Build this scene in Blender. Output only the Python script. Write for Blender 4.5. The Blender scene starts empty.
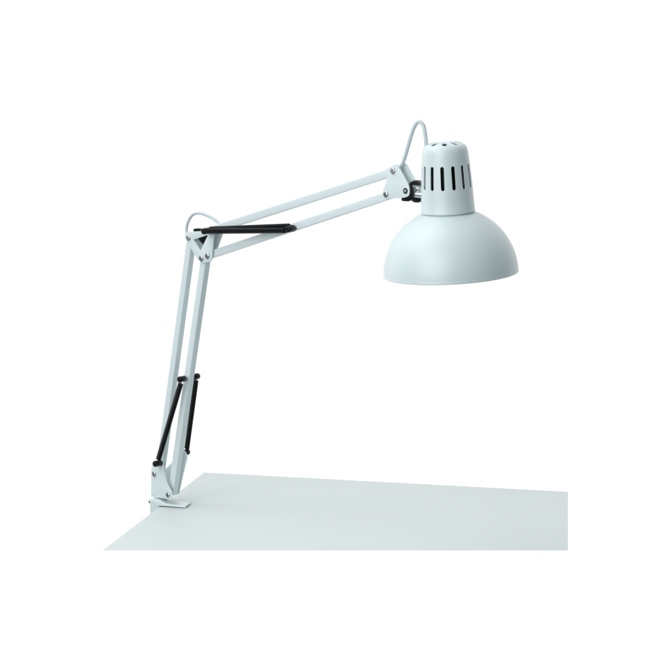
import bpy, bmesh, math, random
from mathutils import Vector, Matrix

random.seed(4)
SC = bpy.context.scene
COL = SC.collection
MM = 0.001
R = math.radians

# ------------------------------------------------------------------ axes
# desk top surface is z = 0; the lamp's arms swing in one vertical plane (s along, z up, n towards the viewer)
YAW = R(42)
U = Vector((math.cos(YAW), -math.sin(YAW), 0))
N = Vector((-math.sin(YAW), -math.cos(YAW), 0))
Z = Vector((0, 0, 1))
PSI = R(13.6)
EB = Vector((math.cos(PSI), -math.sin(PSI), 0))       # along the desk's back edge
EL = Vector((-math.sin(PSI), -math.cos(PSI), 0))      # along the desk's left edge, to the front


def P(s, z, n=0.0):
    return (U * s + N * n + Z * z) * MM


# ------------------------------------------------------------------ materials
def new_mat(name):
    m = bpy.data.materials.new(name)
    m.use_nodes = True
    nt = m.node_tree
    return m, nt, nt.nodes['Principled BSDF']


def paint(name, col, rough, var=0.03, bump=0.02, scale=900.0, coat=0.15):
    m, nt, b = new_mat(name)
    tc = nt.nodes.new('ShaderNodeTexCoord')
    n1 = nt.nodes.new('ShaderNodeTexNoise')
    n1.inputs['Scale'].default_value = 14.0
    n1.inputs['Detail'].default_value = 4.0
    nt.links.new(tc.outputs['Object'], n1.inputs['Vector'])
    mix = nt.nodes.new('ShaderNodeMix')
    mix.data_type = 'RGBA'
    mix.inputs['A'].default_value = (*[c * (1 - var) for c in col], 1)
    mix.inputs['B'].default_value = (*[min(1, c * (1 + var)) for c in col], 1)
    nt.links.new(n1.outputs['Fac'], mix.inputs['Factor'])
    nt.links.new(mix.outputs['Result'], b.inputs['Base Color'])
    rr = nt.nodes.new('ShaderNodeMapRange')
    rr.inputs['To Min'].default_value = rough - 0.05
    rr.inputs['To Max'].default_value = rough + 0.05
    n3 = nt.nodes.new('ShaderNodeTexNoise')
    n3.inputs['Scale'].default_value = 40.0
    n3.inputs['Detail'].default_value = 5.0
    nt.links.new(tc.outputs['Object'], n3.inputs['Vector'])
    nt.links.new(n3.outputs['Fac'], rr.inputs['Value'])
    nt.links.new(rr.outputs['Result'], b.inputs['Roughness'])
    n2 = nt.nodes.new('ShaderNodeTexNoise')
    n2.inputs['Scale'].default_value = scale
    n2.inputs['Detail'].default_value = 3.0
    nt.links.new(tc.outputs['Object'], n2.inputs['Vector'])
    bp = nt.nodes.new('ShaderNodeBump')
    bp.inputs['Strength'].default_value = bump
    bp.inputs['Distance'].default_value = 0.0006
    nt.links.new(n2.outputs['Fac'], bp.inputs['Height'])
    nt.links.new(bp.outputs['Normal'], b.inputs['Normal'])
    b.inputs['Coat Weight'].default_value = coat
    b.inputs['Coat Roughness'].default_value = 0.2
    return m


def metal(name, col, rough):
    m, nt, b = new_mat(name)
    b.inputs['Metallic'].default_value = 1.0
    b.inputs['Base Color'].default_value = (*col, 1)
    tc = nt.nodes.new('ShaderNodeTexCoord')
    n = nt.nodes.new('ShaderNodeTexNoise')
    n.inputs['Scale'].default_value = 500
    nt.links.new(tc.outputs['Object'], n.inputs['Vector'])
    rr = nt.nodes.new('ShaderNodeMapRange')
    rr.inputs['To Min'].default_value = rough - 0.06
    rr.inputs['To Max'].default_value = rough + 0.06
    nt.links.new(n.outputs['Fac'], rr.inputs['Value'])
    nt.links.new(rr.outputs['Result'], b.inputs['Roughness'])
    return m


PAINT = paint('pale_blue_white_paint', (0.710, 0.800, 0.808), 0.33, 0.012, 0.05, 900, 0.4)
SHADE = paint('satin_shade_paint', (0.655, 0.752, 0.768), 0.40, 0.012, 0.2, 1500, 0.6)
SHADE.node_tree.nodes['Principled BSDF'].inputs['Coat Roughness'].default_value = 0.34
DESK = paint('desk_laminate', (0.695, 0.744, 0.742), 0.55, 0.012, 0.03, 600, 0.0)
CABLE = paint('cable_sheath', (0.57, 0.66, 0.685), 0.45, 0.01, 0.0)
BLACK = paint('black_plastic', (0.004, 0.0045, 0.006), 0.34, 0.2, 0.04, 700, 0.0)
COIL = paint('black_spring_steel', (0.004, 0.0045, 0.006), 0.34, 0.2, 0.02, 700, 0.0)
for _m in (BLACK, COIL):
    _m.node_tree.nodes['Principled BSDF'].inputs['Specular IOR Level'].default_value = 0.3
STEEL = metal('zinc_steel', (0.52, 0.53, 0.53), 0.28)
CHROME = metal('polished_steel', (0.80, 0.84, 0.86), 0.30)

# ------------------------------------------------------------------ mesh helpers


def link(name, bm, mat, parent=None, sharp=35, bevel=0.0, seg=2, cutters=()):
    bmesh.ops.recalc_face_normals(bm, faces=bm.faces[:])
    me = bpy.data.meshes.new(name)
    bm.to_mesh(me)
    bm.free()
    ob = bpy.data.objects.new(name, me)
    COL.objects.link(ob)
    if bevel or cutters:
        for c in cutters:
            md = ob.modifiers.new('cut', 'BOOLEAN')
            md.operation = 'DIFFERENCE'
            md.solver = 'EXACT'
            md.object = c
        if bevel:
            md = ob.modifiers.new('bevel', 'BEVEL')
            md.width = bevel * MM
            md.segments = seg
            md.limit_method = 'ANGLE'
            md.angle_limit = R(35)
        dg = bpy.context.evaluated_depsgraph_get()
        dg.update()
        nm = bpy.data.meshes.new_from_object(ob.evaluated_get(dg))
        ob.modifiers.clear()
        ob.data = nm
        nm.name = name
        for c in cutters:
            bpy.data.objects.remove(c)
    me = ob.data
    me.materials.clear()
    me.materials.append(mat)
    me.polygons.foreach_set('use_smooth', [True] * len(me.polygons))
    me.set_sharp_from_angle(angle=R(sharp))
    me.update()
    if parent is not None:
        ob.parent = parent
    return ob


def loft(bm, rings, cap=True, closed=False):
    vs = [[bm.verts.new(p) for p in r] for r in rings]
    k = len(vs)
    for i in range(k if closed else k - 1):
        a, b = vs[i], vs[(i + 1) % k]
        m = len(a)
        for j in range(m):
            bm.faces.new((a[j], a[(j + 1) % m], b[(j + 1) % m], b[j]))
    if cap and not closed:
        bm.faces.new(vs[0])
        bm.faces.new(list(reversed(vs[-1])))


def frame(d):
    d = d.normalized()
    a = Vector((0, 0, 1)) if abs(d.z) < 0.9 else Vector((1, 0, 0))
    x = d.cross(a).normalized()
    return x, d.cross(x).normalized(), d


def add_tube(bm, pts, r, m=12, cap=True):
    pts = [Vector(p) for p in pts]
    rings = []
    x = None
    for i, p in enumerate(pts):
        d = (pts[min(i + 1, len(pts) - 1)] - pts[max(i - 1, 0)]).normalized()
        if x is None:
            x = frame(d)[0]
        x = (x - d * x.dot(d)).normalized()
        y = d.cross(x)
        rr = (r[i] if isinstance(r, (list, tuple)) else r) * MM
        rings.append([p + (x * math.cos(2 * math.pi * j / m) + y * math.sin(2 * math.pi * j / m)) * rr for j in range(m)])
    loft(bm, rings, cap)


def add_lathe(bm, o, axis, prof, m=24):
    """prof: (radius mm, height mm) pairs along the axis; a zero radius closes the end."""
    x, y, d = frame(axis)
    o = Vector(o)
    prev = None
    for (r, h) in prof:
        if r < 1e-6:
            cur = [bm.verts.new(o + d * h * MM)]
        else:
            cur = [bm.verts.new(o + d * h * MM + (x * math.cos(2 * math.pi * j / m) + y * math.sin(2 * math.pi * j / m)) * r * MM) for j in range(m)]
        if prev is not None:
            for j in range(m):
                k = (j + 1) % m
                if len(prev) == 1 and len(cur) > 1:
                    bm.faces.new((prev[0], cur[k], cur[j]))
                elif len(cur) == 1 and len(prev) > 1:
                    bm.faces.new((prev[j], prev[k], cur[0]))
                elif len(cur) > 1:
                    bm.faces.new((prev[j], prev[k], cur[k], cur[j]))
        prev = cur


def add_box(bm, o, ax, ay, az, x0, x1, y0, y1, z0, z1):
    v = [bm.verts.new(Vector(o) + (ax * x + ay * y + az * z) * MM) for x in (x0, x1) for y in (y0, y1) for z in (z0, z1)]
    for q in ((0, 1, 3, 2), (4, 6, 7, 5), (0, 4, 5, 1), (2, 3, 7, 6), (0, 2, 6, 4), (1, 5, 7, 3)):
        bm.faces.new([v[i] for i in q])


def rounded(poly, r, seg=5):
    out = []
    k = len(poly)
    for i in range(k):
        a, b, c = Vector(poly[i - 1]), Vector(poly[i]), Vector(poly[(i + 1) % k])
        rr = r[i] if isinstance(r, (list, tuple)) else r
        d1, d2 = (a - b), (c - b)
        t = min(rr, d1.length * 0.45, d2.length * 0.45)
        p0, p1 = b + d1.normalized() * t, b + d2.normalized() * t
        for j in range(seg + 1):
            f = j / seg
            out.append((1 - f) ** 2 * p0 + 2 * f * (1 - f) * b + f * f * p1)
    return out


def add_plate(bm, outline, fn, t0, t1, holes=()):
    """outline/holes: 2-D loops; fn(x, y, t) gives the 3-D point; extruded from t0 to t1."""
    edges = []
    vs = []
    for lp in (outline, *holes):
        v = [bm.verts.new(fn(p[0], p[1], t0)) for p in lp]
        vs += v
        for i in range(len(v)):
            edges.append(bm.edges.new((v[i], v[(i + 1) % len(v)])))
    res = bmesh.ops.triangle_fill(bm, edges=edges, use_beauty=True)
    faces = [g for g in res['geom'] if isinstance(g, bmesh.types.BMFace)]
    ex = bmesh.ops.extrude_face_region(bm, geom=faces)
    nv = [g for g in ex['geom'] if isinstance(g, bmesh.types.BMVert)]
    off = Vector(fn(0, 0, t1)) - Vector(fn(0, 0, t0))
    bmesh.ops.translate(bm, verts=nv, vec=off)


def plate_obj(name, poly, n0, n1, mat, parent, r=3, holes=(), bevel=0.3):
    bm = bmesh.new()
    add_plate(bm, rounded(poly, r), lambda s, z, n: P(s, z, n), n0, n1, [rounded(h, 1.0, 3) for h in holes])
    return link(name, bm, mat, parent, 35, bevel, 2)


def tag(o, label=None, cat=None, group=None, kind=None):
    if label:
        o['label'] = label
    if cat:
        o['category'] = cat
    if group:
        o['group'] = group
    if kind:
        o['kind'] = kind


# ------------------------------------------------------------------ the desk top
# outline of the piece of desk, top face at z = 0, with an undercut (knife) edge on the front and right sides
bm = bmesh.new()
T = [Vector(p) for p in ((0.0411, 0.1858, 0), (0.5196, 0.0700, 0), (0.4967, -0.2468, 0), (-0.0635, -0.2468, 0))]
TH, IN = 0.014, 0.08
dR = (T[2] - T[1]).normalized()
nR = Vector((dR.y, -dR.x, 0))
B = [T[0].copy(), T[1] + Vector((-0.05, 0.012, 0)), T[2] + Vector((-0.056, IN, 0)), T[3] + Vector((0.023, IN, 0))]
for p in B:
    p.z = -TH
TM = [T[0] + Vector((0, 0, -0.0006)), T[1] + Vector((-0.0006, 0, -0.0006)), T[2] + Vector((-0.0006, 0.003, -0.0006)), T[3] + Vector((0.0007, 0.003, -0.0006))]
loft(bm, [B, TM, T])
desk = link('desk', bm, DESK, None, 20)
tag(desk, 'plain pale grey desk top that carries the clamped lamp', 'desk')

# ------------------------------------------------------------------ the lamp
lamp = bpy.data.objects.new('desk_lamp', None)
lamp.empty_display_size = 0.05
COL.objects.link(lamp)
tag(lamp, 'pale blue-white swing arm lamp clamped to the edge of the grey desk', 'lamp')


def screw(s, z, n, parent, r=3.1, side=1):
    """pan-head cross screw standing on a plate face"""
    o = P(s, z, n)
    d = N * side
    bm = bmesh.new()
    add_lathe(bm, o, d, [(0, -1.0), (r * 0.98, -1.0), (r, 0.0), (r, 0.7), (r * 0.92, 1.25), (r * 0.72, 1.75), (r * 0.4, 2.05), (0, 2.15)], 28)
    cb = bmesh.new()
    ang = random.uniform(0, 1.5)
    x = (U * math.cos(ang) + Z * math.sin(ang))
    y = (-U * math.sin(ang) + Z * math.cos(ang))
    w, l = r * 0.17, r * 0.66
    add_box(cb, o, x, y, d, -l, l, -w, w, 0.7, 4)
    cb2 = bmesh.new()
    add_box(cb2, o, x, y, d, -w, w, -l, l, 0.72, 4.1)
    cs = []
    for c in (cb, cb2):
        bmesh.ops.recalc_face_normals(c, faces=c.faces[:])
        me = bpy.data.meshes.new('cut')
        c.to_mesh(me)
        c.free()
        ob = bpy.data.objects.new('cut', me)
        COL.objects.link(ob)
        cs.append(ob)
    return link('screw', bm, STEEL, parent, 30, 0, 2, cs)


def rivet(s, z, n, parent, r=3.0):
    bm = bmesh.new()
    add_lathe(bm, P(s, z, n), N, [(0, -1), (r * 0.62, -1), (r * 0.62, 0.8), (r * 0.5, 1.3), (r * 0.25, 1.6), (0, 1.7)], 28)
    rv = link('rivet', bm, STEEL, parent, 30)
    bm = bmesh.new()
    add_lathe(bm, P(s, z, n), N, [(0, -0.5), (r * 1.16, -0.5), (r * 1.16, 0.35), (r * 1.0, 0.45), (0, 0.45)], 28)
    link('rivet_groove_dark', bm, BLACK, parent, 30)  # black disc stands in for the shade in a groove round the rivet
    return rv


# --- clamp: a solid C section gripping the left edge of the desk
def CB(b, z, l):
    return (EB * b + EL * l + Z * z) * MM


prof = [(-15.5, -43), (-15.5, 9.2), (-4, 9.2), (5, 4.9), (31.5, 3.3), (31.5, 1.2), (2, 2.0), (-4.2, 1.4), (-4.2, -34), (26, -34), (26, -43)]
rad = [3, 2.0, 6, 8, 0.8, 0.6, 1, 1.2, 4, 1, 1]
bm = bmesh.new()
add_plate(bm, rounded(prof, rad), lambda b, z, l: CB(b, z, l), -7.0, 18.5)
clamp = link('clamp', bm, PAINT, lamp, 35, 0.45, 2)
bm = bmesh.new()
add_lathe(bm, CB(-15.3, 4.6, 9), -EB, [(0, -4), (2.4, -4), (2.4, 0), (2.9, 0.2), (3.0, 1.0), (3.0, 3.6), (2.6, 4.3), (1.2, 4.5), (1.0, 3.8), (0, 3.8)], 24)
link('set_screw', bm, STEEL, clamp, 30)
bm = bmesh.new()
add_lathe(bm, CB(14, -51, 4), Z, [(0, 0), (9, 0), (10, 1), (10, 5), (9, 6), (3.5, 6.5), (3.5, 33), (10, 34), (10, 37.0), (0, 37.0)], 28)
link('clamp_screw', bm, STEEL, clamp, 30)

# --- base bracket: U of two plates round the feet of the lower arms, on a swivel pin
bm = bmesh.new()
add_box(bm, (0, 0, 0), U, N, Z, -11, 9, -12.9, 12.9, 12.0, 14.5)
base = link('base_bracket', bm, PAINT, lamp, 35, 0.6, 2)
bm = bmesh.new()
add_lathe(bm, P(-4, 8.0), Z, [(0, 0), (6, 0), (6, 5.0), (0, 5.0)], 28)
link('swivel_pin', bm, STEEL, base, 30)
fp = [(-11.5, 47.7), (-6.0, 58.0), (9.5, 61.0), (11.6, 45), (16.4, 31.8), (25.5, 21.5), (25.0, 12.0), (-12.4, 10.4)]
fplate = plate_obj('bracket_plate', fp, 13.0, 14.6, PAINT, base, [4, 4, 4, 10, 10, 4, 2, 2])
bp = [(-15.3, 40), (-0.7, 52.3), (12, 70.5), (22, 71), (25.5, 63), (19, 44), (9.5, 12.4), (-14, 11.6)]
bplate = plate_obj('bracket_plate', bp, -14.6, -13.0, PAINT, base, [4, 8, 4, 4, 6, 8, 2, 2])
screw(-6.1, 40.9, 14.6, fplate, 3.8)
screw(18.8, 17.3, 14.6, fplate, 3.9)


# --- square tube arms
def arm(name, a, b, w, pl, n0=0.0):
    a, b = Vector(P(a[0], a[1], n0)), Vector(P(b[0], b[1], n0))
    d = (b - a).normalized()
    y = N
    x = d.cross(y).normalized()

    def ring(p, h, r):
        out = []
        for cx, cy, a0 in ((1, 1, 0), (-1, 1, 90), (-1, -1, 180), (1, -1, 270)):
            for k in range(5):
                t = R(a0 + k * 22.5)
                out.append(p + (x * (cx * (h - r) + r * math.cos(t)) + y * (cy * (h - r) + r * math.sin(t))) * MM)
        return out
    h = w / 2
    bm = bmesh.new()
    loft(bm, [ring(a, h, 0.9), ring(b, h, 0.9), ring(b, h - 1, 0.5), ring(a, h - 1, 0.5)], False, True)
    return link(name, bm, PAINT, pl, 40)


lb1 = arm('lower_arm', (-12.5, 26.0), (51.2, 354.0), 9.0, lamp)
lb2 = arm('lower_arm', (12.1, 15.8), (76.0, 333.0), 9.4, lamp)
ub1 = arm('upper_arm', (82.0, 360.6), (391.0, 462.0), 9.5, lamp)
ub2 = arm('upper_arm', (80.0, 329.6), (383.0, 433.3), 9.5, lamp)


# through pins of the feet, hidden between the plates but seen from the side
def pin(s, z, n0, n1, r, parent, mat=STEEL, name='pin'):
    bm = bmesh.new()
    add_lathe(bm, P(s, z, n0), N * (1 if n1 > n0 else -1), [(0, 0), (r, 0), (r, abs(n1 - n0)), (0, abs(n1 - n0))], 20)
    return link(name, bm, mat, parent, 30)


pin(-9.7, 40.4, -4, 13.2, 2.5, base)
pin(15.4, 22.0, -4, 13.2, 2.5, base)

# --- elbow
ep = [(45.6, 349.5), (46.3, 355.4), (50, 357.6), (93.5, 362.6), (96.8, 360.5), (92.2, 324.2), (77.2, 320.9), (67.2, 325.0)]
hole = [(60.8, 348.6), (86.6, 357.2), (73.2, 336.0)]
efront = plate_obj('elbow_plate', ep, 6.6, 8.2, PAINT, lamp, [3, 3, 2, 2, 2.5, 3.5, 4.5, 6], [hole])
eb = [(45.6, 349.5), (46.3, 355.4), (50, 357.6), (86, 364.8), (96.5, 365.5), (97.8, 360), (86.0, 334.5), (76.0, 325.5), (64.5, 326.0)]
eback = plate_obj('elbow_plate', eb, -8.2, -6.6, PAINT, lamp, [3, 3, 2, 2, 2.5, 3, 4.5, 6, 4], [[(60.8, 348.6), (80, 354.0), (72.0, 338.0)]])
screw(52.4, 350.0, 8.2, efront, 3.6)
screw(74.3, 326.5, 8.2, efront, 4.0)
screw(85.2, 330.6, 8.2, efront, 4.0)
for s_, z_ in ((52.4, 350.0), (72.3, 330.5)):
    bm = bmesh.new()
    add_lathe(bm, P(s_, z_, -8.2), -N, [(0, -1), (3, -1), (3, 0), (3, 2.0), (2, 2.6), (0, 2.6)], 6)
    link('nut', bm, STEEL, eback, 30)
ew = [(51.4, 358.0), (52.6, 360.6), (60.0, 361.8), (66, 358.3), (83, 356.0), (75.8, 337.4), (63.4, 346.0)]
plate_obj('elbow_bush', ew, -6.3, -1.0, BLACK, lamp, 2, (), 0.6)

# --- head end bracket
hp = [(378.5, 463.4), (395.5, 471.6), (415.2, 446.0), (415.0, 435.0), (407.0, 432.0), (377.0, 428.0), (373.4, 435.0), (381.1, 453.1)]
hr = [3, 4, 9, 9, 4, 4, 4, 12]
hfront = plate_obj('head_bracket_plate', hp, 6.6, 8.2, PAINT, lamp, hr)
hback = plate_obj('head_bracket_plate', hp, -8.2, -6.6, PAINT, lamp, hr)
screw(389.9, 462.2, 8.2, hfront, 3.9)
screw(379.1, 433.5, 8.2, hfront, 3.9)
rivet(409.3, 440.3, 8.2, hfront, 3.0)


# --- balance springs with their black pegs
def catmull(pts, k=8):
    pts = [Vector(p) for p in pts]
    out = []
    for i in range(len(pts) - 1):
        p0, p1, p2, p3 = pts[max(i - 1, 0)], pts[i], pts[i + 1], pts[min(i + 2, len(pts) - 1)]
        for j in range(k):
            t = j / k
            out.append(0.5 * ((2 * p1) + (p2 - p0) * t + (2 * p0 - 5 * p1 + 4 * p2 - p3) * t * t + (3 * p1 - p0 - 3 * p2 + p3) * t ** 3))
    out.append(pts[-1])
    return out


def spring(a, b, rad, wire=0.62, ends=(4.6, 4.6), hook=None):
    """a, b = (s, z, n) of the two pegs' grooves"""
    A, Bp = P(*a), P(*b)
    d = (Bp - A)
    L = d.length / MM
    x, y, d = frame(d)
    e, e2 = ends
    turns = int((L - e - e2) / (2 * wire * 1.02))
    bm = bmesh.new()
    pts = []
    per = 12
    for i in range(turns * per + 1):
        t = i / per
        h = e + (L - e - e2) * t / turns
        an = 2 * math.pi * t
        pts.append(A + d * h * MM + (x * math.cos(an) + y * math.sin(an)) * (rad - wire) * MM)
    add_tube(bm, pts, wire, 5)
    add_tube(bm, [A + d * e * MM, Bp - d * e2 * MM], rad - wire * 1.3, 10)
    sp = link('spring', bm, COIL, lamp, 60)
    for q, sg, e in ((A, 1, e), (Bp, -1, e2)):
        bm = bmesh.new()
        dd = d * sg
        ring = [q + dd * (e + 0.5) * MM, q + dd * (e - 1.5) * MM]
        for k in range(9):
            an = R(-60 + 300 * k / 8)
            w = x
            ring.append(q + (dd * math.cos(an) + w * math.sin(an)) * 2.7 * MM)
        add_tube(bm, catmull(ring, 4), 0.75, 8)
        link('spring_hook', bm, hook or STEEL, sp, 60)
    return sp


def peg(s, z, n0, n1, n2, r, parent_spring, tilt=0.0):
    """steel stud n0..n1 and a round black cap n1..n2"""
    sg = 1 if n2 > n1 else -1
    L = abs(n2 - n1)
    bm = bmesh.new()
    add_lathe(bm, P(s, z, n1), N * sg + U * tilt, [(0, 0), (r * 0.9, 0), (r, 0.5), (r, L - 1.2), (r * 0.92, L - 0.4), (r * 0.75, L), (0, L)], 24)
    pg = link('spring_peg', bm, BLACK, parent_spring, 40)
    pin(s, z, n0, n1 + sg * 1, 1.8, parent_spring)
    return pg


# lower pair
s1 = spring((44.0, 169.0, 14), (6.4, 58.6, 21), 3.6)
peg(44.7, 170.6, 0, 9, 20, 3.8, s1)
peg(6.6, 57.6, 13, 15, 27, 3.9, s1)
s2 = spring((41.6, 168.6, -15), (16.6, 67.3, -21), 3.5)
peg(41.4, 169.4, 0, -9, -19, 3.9, s2)
peg(16.4, 66.8, -8, -16, -25, 3.9, s2)
# upper pair
s3 = spring((92.8, 363.6, 18.4), (229.8, 377.6, 18.2), 3.7, 0.62, (0.5, 3.5), COIL)
peg(91.0, 363.3, 0, 10, 22, 3.9, s3)
peg(230.6, 379.0, 0, 7, 20, 4.0, s3)
s4 = spring((92.0, 365.4, 11.6), (229.5, 382.4, 11.2), 3.2, 0.62, (1.0, 3.0), COIL)

# --- swivel joint between the arm and the shade
bm = bmesh.new()
add_plate(bm, rounded([(413, 434), (413.5, 446), (417, 447.5), (428, 447.8), (431, 444), (431, 438), (428, 434.2), (418, 433.0)], 2), lambda s, z, n: P(s, z, n), 3.0, 4.8)
add_plate(bm, rounded([(413, 434), (413.5, 446), (417, 447.5), (428, 447.8), (431, 444), (431, 438), (428, 434.2), (418, 433.0)], 2), lambda s, z, n: P(s, z, n), -6.4, -4.6)
add_box(bm, P(0, 0), U, N, Z, 399, 415, -5.5, 3.8, 436.5, 443.5)
joint = link('swivel_joint', bm, CHROME, lamp, 35, 0.5, 2)
# knurled friction disc between the cheeks
m = 64
rings = []
for (n_, rr) in ((-4.4, 0.92), (-3.6, 1.0), (2.0, 1.0), (2.8, 0.92)):
    rings.append([P(419.5, 439.8, n_) + (U * math.cos(2 * math.pi * j / m) + Z * math.sin(2 * math.pi * j / m)) * (13.2 * rr - (0.5 if j % 4 < 2 else 0)) * MM for j in range(m)])
bm = bmesh.new()
loft(bm, rings)
link('friction_disc', bm, BLACK, joint, 40)
plate_obj('friction_washer', [(401, 427.5), (404, 446), (411, 450), (418.6, 446), (419.4, 434), (414, 428)], 4.9, 6.4, BLACK, joint, 3)
bm = bmesh.new()
add_lathe(bm, P(424, 442.6, 4.7), N, [(0, -0.5), (3.2, -0.5), (3.2, 0.8), (2.2, 1.7), (0, 1.9)], 24)
link('bolt', bm, STEEL, joint, 30)
bm = bmesh.new()
add_lathe(bm, P(423.5, 436.6, 5.4), U, [(0, 0), (2.6, 0), (3.1, 0.6), (3.1, 24), (0, 24)], 24)
link('ball_stud', bm, CHROME, joint, 30)

# --- shade
HB = P(472.6, 348.4)                                   # centre of the dome's open rim
TX, TY = -math.tan(R(3.05)), 0.0
HA = Vector((TX, TY, 1)).normalized()
hx, hy, _ = frame(HA)
RR, HD = 78.6, 77.5


def dome_r(h):
    return RR * math.sqrt(max(0, 1 - (h / HD) ** 2))


prof = [(RR - 1.4, 0.2), (RR - 0.9, -0.5), (RR - 0.1, -0.6), (RR + 0.25, -0.1), (RR + 0.25, 0.6), (RR + 0.02, 1.6)]
hs = [3 + 68.2 * math.sin(R(90) * k / 26) ** 1.0 for k in range(27)]
prof += [(dome_r(h), h) for h in hs]
prof += [(30.0, 71.9), (29.2, 72.4), (28.2, 72.0)]
prof += [(max(25, dome_r(h) - 1.3), h - 0.9) for h in reversed(hs)]
bm = bmesh.new()
prof2 = prof + [prof[0]]
add_lathe(bm, HB, HA, prof2, 160)
bmesh.ops.remove_doubles(bm, verts=bm.verts[:], dist=1e-6)
shade = link('lamp_shade', bm, SHADE, lamp, 50)

# socket cover, a tapered can with slots round its waist and on its crown
outer = [(31.6, 72.6), (31.7, 73.6), (31.2, 76), (30.6, 88), (29.8, 102), (28.7, 118), (27.5, 132), (26.7, 140), (26.1, 144.2), (24.8, 147.9), (22.3, 150.6), (18.8, 152.2), (14, 153.3), (8, 153.9), (0, 154.1)]
inner = [(0, 152.8), (8, 152.6), (14, 152.0), (18.2, 150.9), (20.8, 149.5), (23.4, 147.1), (24.7, 143.7), (25.5, 139.6), (26.3, 131.6), (27.5, 117.6), (28.6, 101.6), (29.4, 87.6), (30.0, 76), (30.4, 72.6)]
bm = bmesh.new()
rings = inner + outer[:-1][::1]
add_lathe(bm, HB, HA, [(31.6, 72.6)] + outer[1:] , 128)
add_lathe(bm, HB, HA, inner + [(31.6, 72.6)], 128)
bmesh.ops.remove_doubles(bm, verts=bm.verts[:], dist=2e-6)


def cut_obj(bmc):
    bmesh.ops.recalc_face_normals(bmc, faces=bmc.faces[:])
    me = bpy.data.meshes.new('cut')
    bmc.to_mesh(me)
    bmc.free()
    ob = bpy.data.objects.new('cut', me)
    COL.objects.link(ob)
    return ob


def capsule_loop(hw, h0, h1, k=6):
    lp = []
    for j in range(k + 1):
        t = math.pi * j / k
        lp.append((hw * math.cos(t), h1 - hw + hw * math.sin(t)))
    for j in range(k + 1):
        t = math.pi + math.pi * j / k
        lp.append((hw * math.cos(t), h0 + hw + hw * math.sin(t)))
    return lp


VX = (Vector((1, 0, 0)) - HA * HA.x).normalized()     # right of the shade
VY = (-HA.cross(VX)).normalized()                      # front of the shade, towards the viewer
if VY.y > 0:
    VY = -VY
cuts = bmesh.new()
NS = 14
for k in range(NS):
    a = R(-11 + 360 / NS * k)
    d = VX * math.sin(a) + VY * math.cos(a)
    t = VX * math.cos(a) - VY * math.sin(a)
    lp = capsule_loop(2.15, 100.6, 128.4)
    r0 = [HB + (t * p[0] + HA * p[1] + d * 20) * MM for p in lp]
    r1 = [HB + (t * p[0] + HA * p[1] + d * 40) * MM for p in lp]
    loft(cuts, [r0, r1])
NT = 8
for k in range(NT):
    a = R(-3 + 360 / NT * k)
    d = VX * math.sin(a) + VY * math.cos(a)
    t = VX * math.cos(a) - VY * math.sin(a)
    lp = capsule_loop(2.8, 10.5, 20.5)
    r0 = [HB + (t * p[0] + d * p[1] + HA * 148) * MM for p in lp]
    r1 = [HB + (t * p[0] + d * p[1] + HA * 162) * MM for p in lp]
    loft(cuts, [r0, r1])
cover = link('socket_cover', bm, SHADE, lamp, 40, 0, 2, [cut_obj(cuts)])
# black bulb holder inside the cover
bm = bmesh.new()
add_lathe(bm, HB, HA, [(0, 60), (17, 60), (20, 62), (21.5, 80), (21.5, 138), (17, 145), (0, 145)], 48)
link('bulb_holder', bm, BLACK, cover, 30)

# --- cable
bm = bmesh.new()
cl = [(47.0, 335, 0), (46.5, 346, 0), (41.6, 353.5, 0), (41.6, 363, 0), (47.0, 373.5, 0), (54.5, 379.6, 0), (64, 381.4, 0), (76, 380, 0), (89, 376.2, 0), (101, 370.2, 0), (112, 369.5, 0)]
add_tube(bm, catmull([P(*p) for p in cl], 8), 1.85, 14)
c1 = link('power_cable', bm, CABLE, lamp, 60)
bm = bmesh.new()
cl = [(384, 455, -3), (392, 465.5, -3), (398.5, 478, -3), (405, 493.6, -2), (409, 504.5, -2), (413.8, 515, -2), (420.4, 521.6, -2), (426.6, 517.5, -3), (429.4, 508, -3), (430.2, 496, -4), (427.6, 482, -6), (430, 472, -10), (440, 466, -12), (450, 462, -12)]
add_tube(bm, catmull([P(*p) for p in cl], 8), 2.25, 14)
c2 = link('power_cable', bm, CABLE, lamp, 60)

# ------------------------------------------------------------------ camera
f_px = 3177.0
pitch = math.atan(562.5 / f_px)
cd = bpy.data.cameras.new('camera')
cd.sensor_width = 36
cd.lens = 36 * f_px / 670
cd.clip_start = 0.05
cd.clip_end = 200
cam = bpy.data.objects.new('camera', cd)
COL.objects.link(cam)
cam.location = (0.21632, -3.96657, 0.92198)
cam.rotation_euler = (math.pi / 2 - pitch, 0, 0)
SC.camera = cam

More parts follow.
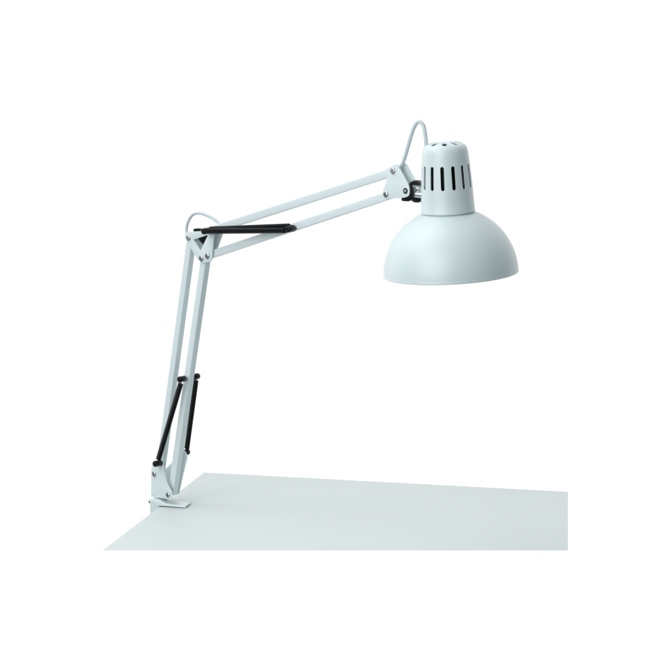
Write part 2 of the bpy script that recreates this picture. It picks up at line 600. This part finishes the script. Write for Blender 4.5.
# ------------------------------------------------------------------ light: a white studio, dimmer behind the camera
w = bpy.data.worlds.new('World')
SC.world = w
w.use_nodes = True
nt = w.node_tree
bg = nt.nodes['Background']
tc = nt.nodes.new('ShaderNodeTexCoord')
sp = nt.nodes.new('ShaderNodeSeparateXYZ')
nt.links.new(tc.outputs['Generated'], sp.inputs['Vector'])


def mrange(src, a, b, lo, hi):
    r = nt.nodes.new('ShaderNodeMapRange')
    r.interpolation_type = 'SMOOTHSTEP'
    r.inputs['From Min'].default_value = a
    r.inputs['From Max'].default_value = b
    r.inputs['To Min'].default_value = lo
    r.inputs['To Max'].default_value = hi
    nt.links.new(src, r.inputs['Value'])
    return r.outputs['Result']


front = mrange(sp.outputs['Y'], -0.15, 0.60, 0.22, 1.04)
below = mrange(sp.outputs['Z'], -0.95, -0.6, 0.5, 1.0)
mul = nt.nodes.new('ShaderNodeMath')
mul.operation = 'MULTIPLY'
nt.links.new(front, mul.inputs[0])
nt.links.new(below, mul.inputs[1])
nt.links.new(mul.outputs[0], bg.inputs['Strength'])
tint = nt.nodes.new('ShaderNodeMix')
tint.data_type = 'RGBA'
tint.inputs['A'].default_value = (0.82, 0.98, 1.03, 1)
tint.inputs['B'].default_value = (1, 1, 1, 1)
nt.links.new(mrange(sp.outputs['Y'], 0.0, 0.55, 0, 1), tint.inputs['Factor'])
nt.links.new(tint.outputs['Result'], bg.inputs['Color'])


def area(name, loc, tgt, size, power, col=(1, 1, 1)):
    ld = bpy.data.lights.new(name, 'AREA')
    ld.shape = 'RECTANGLE'
    ld.size, ld.size_y = size
    ld.energy = power
    ld.color = col
    o = bpy.data.objects.new(name, ld)
    COL.objects.link(o)
    o.location = loc
    d = Vector(tgt) - Vector(loc)
    o.rotation_euler = d.to_track_quat('-Z', 'Y').to_euler()
    return o


area('softbox', (-1.45, -3.05, 1.5), (0.3, -0.2, 0.35), (2.9, 2.8), 86)
area('overhead_softbox', (-0.9, -0.35, 2.3), (0.2, 0, 0.1), (1.9, 1.9), 26)

SC.view_settings.view_transform = 'Standard'
SC.view_settings.look = 'None'
SC.view_settings.exposure = 0
SC.view_settings.gamma = 1
SC.render.film_transparent = False
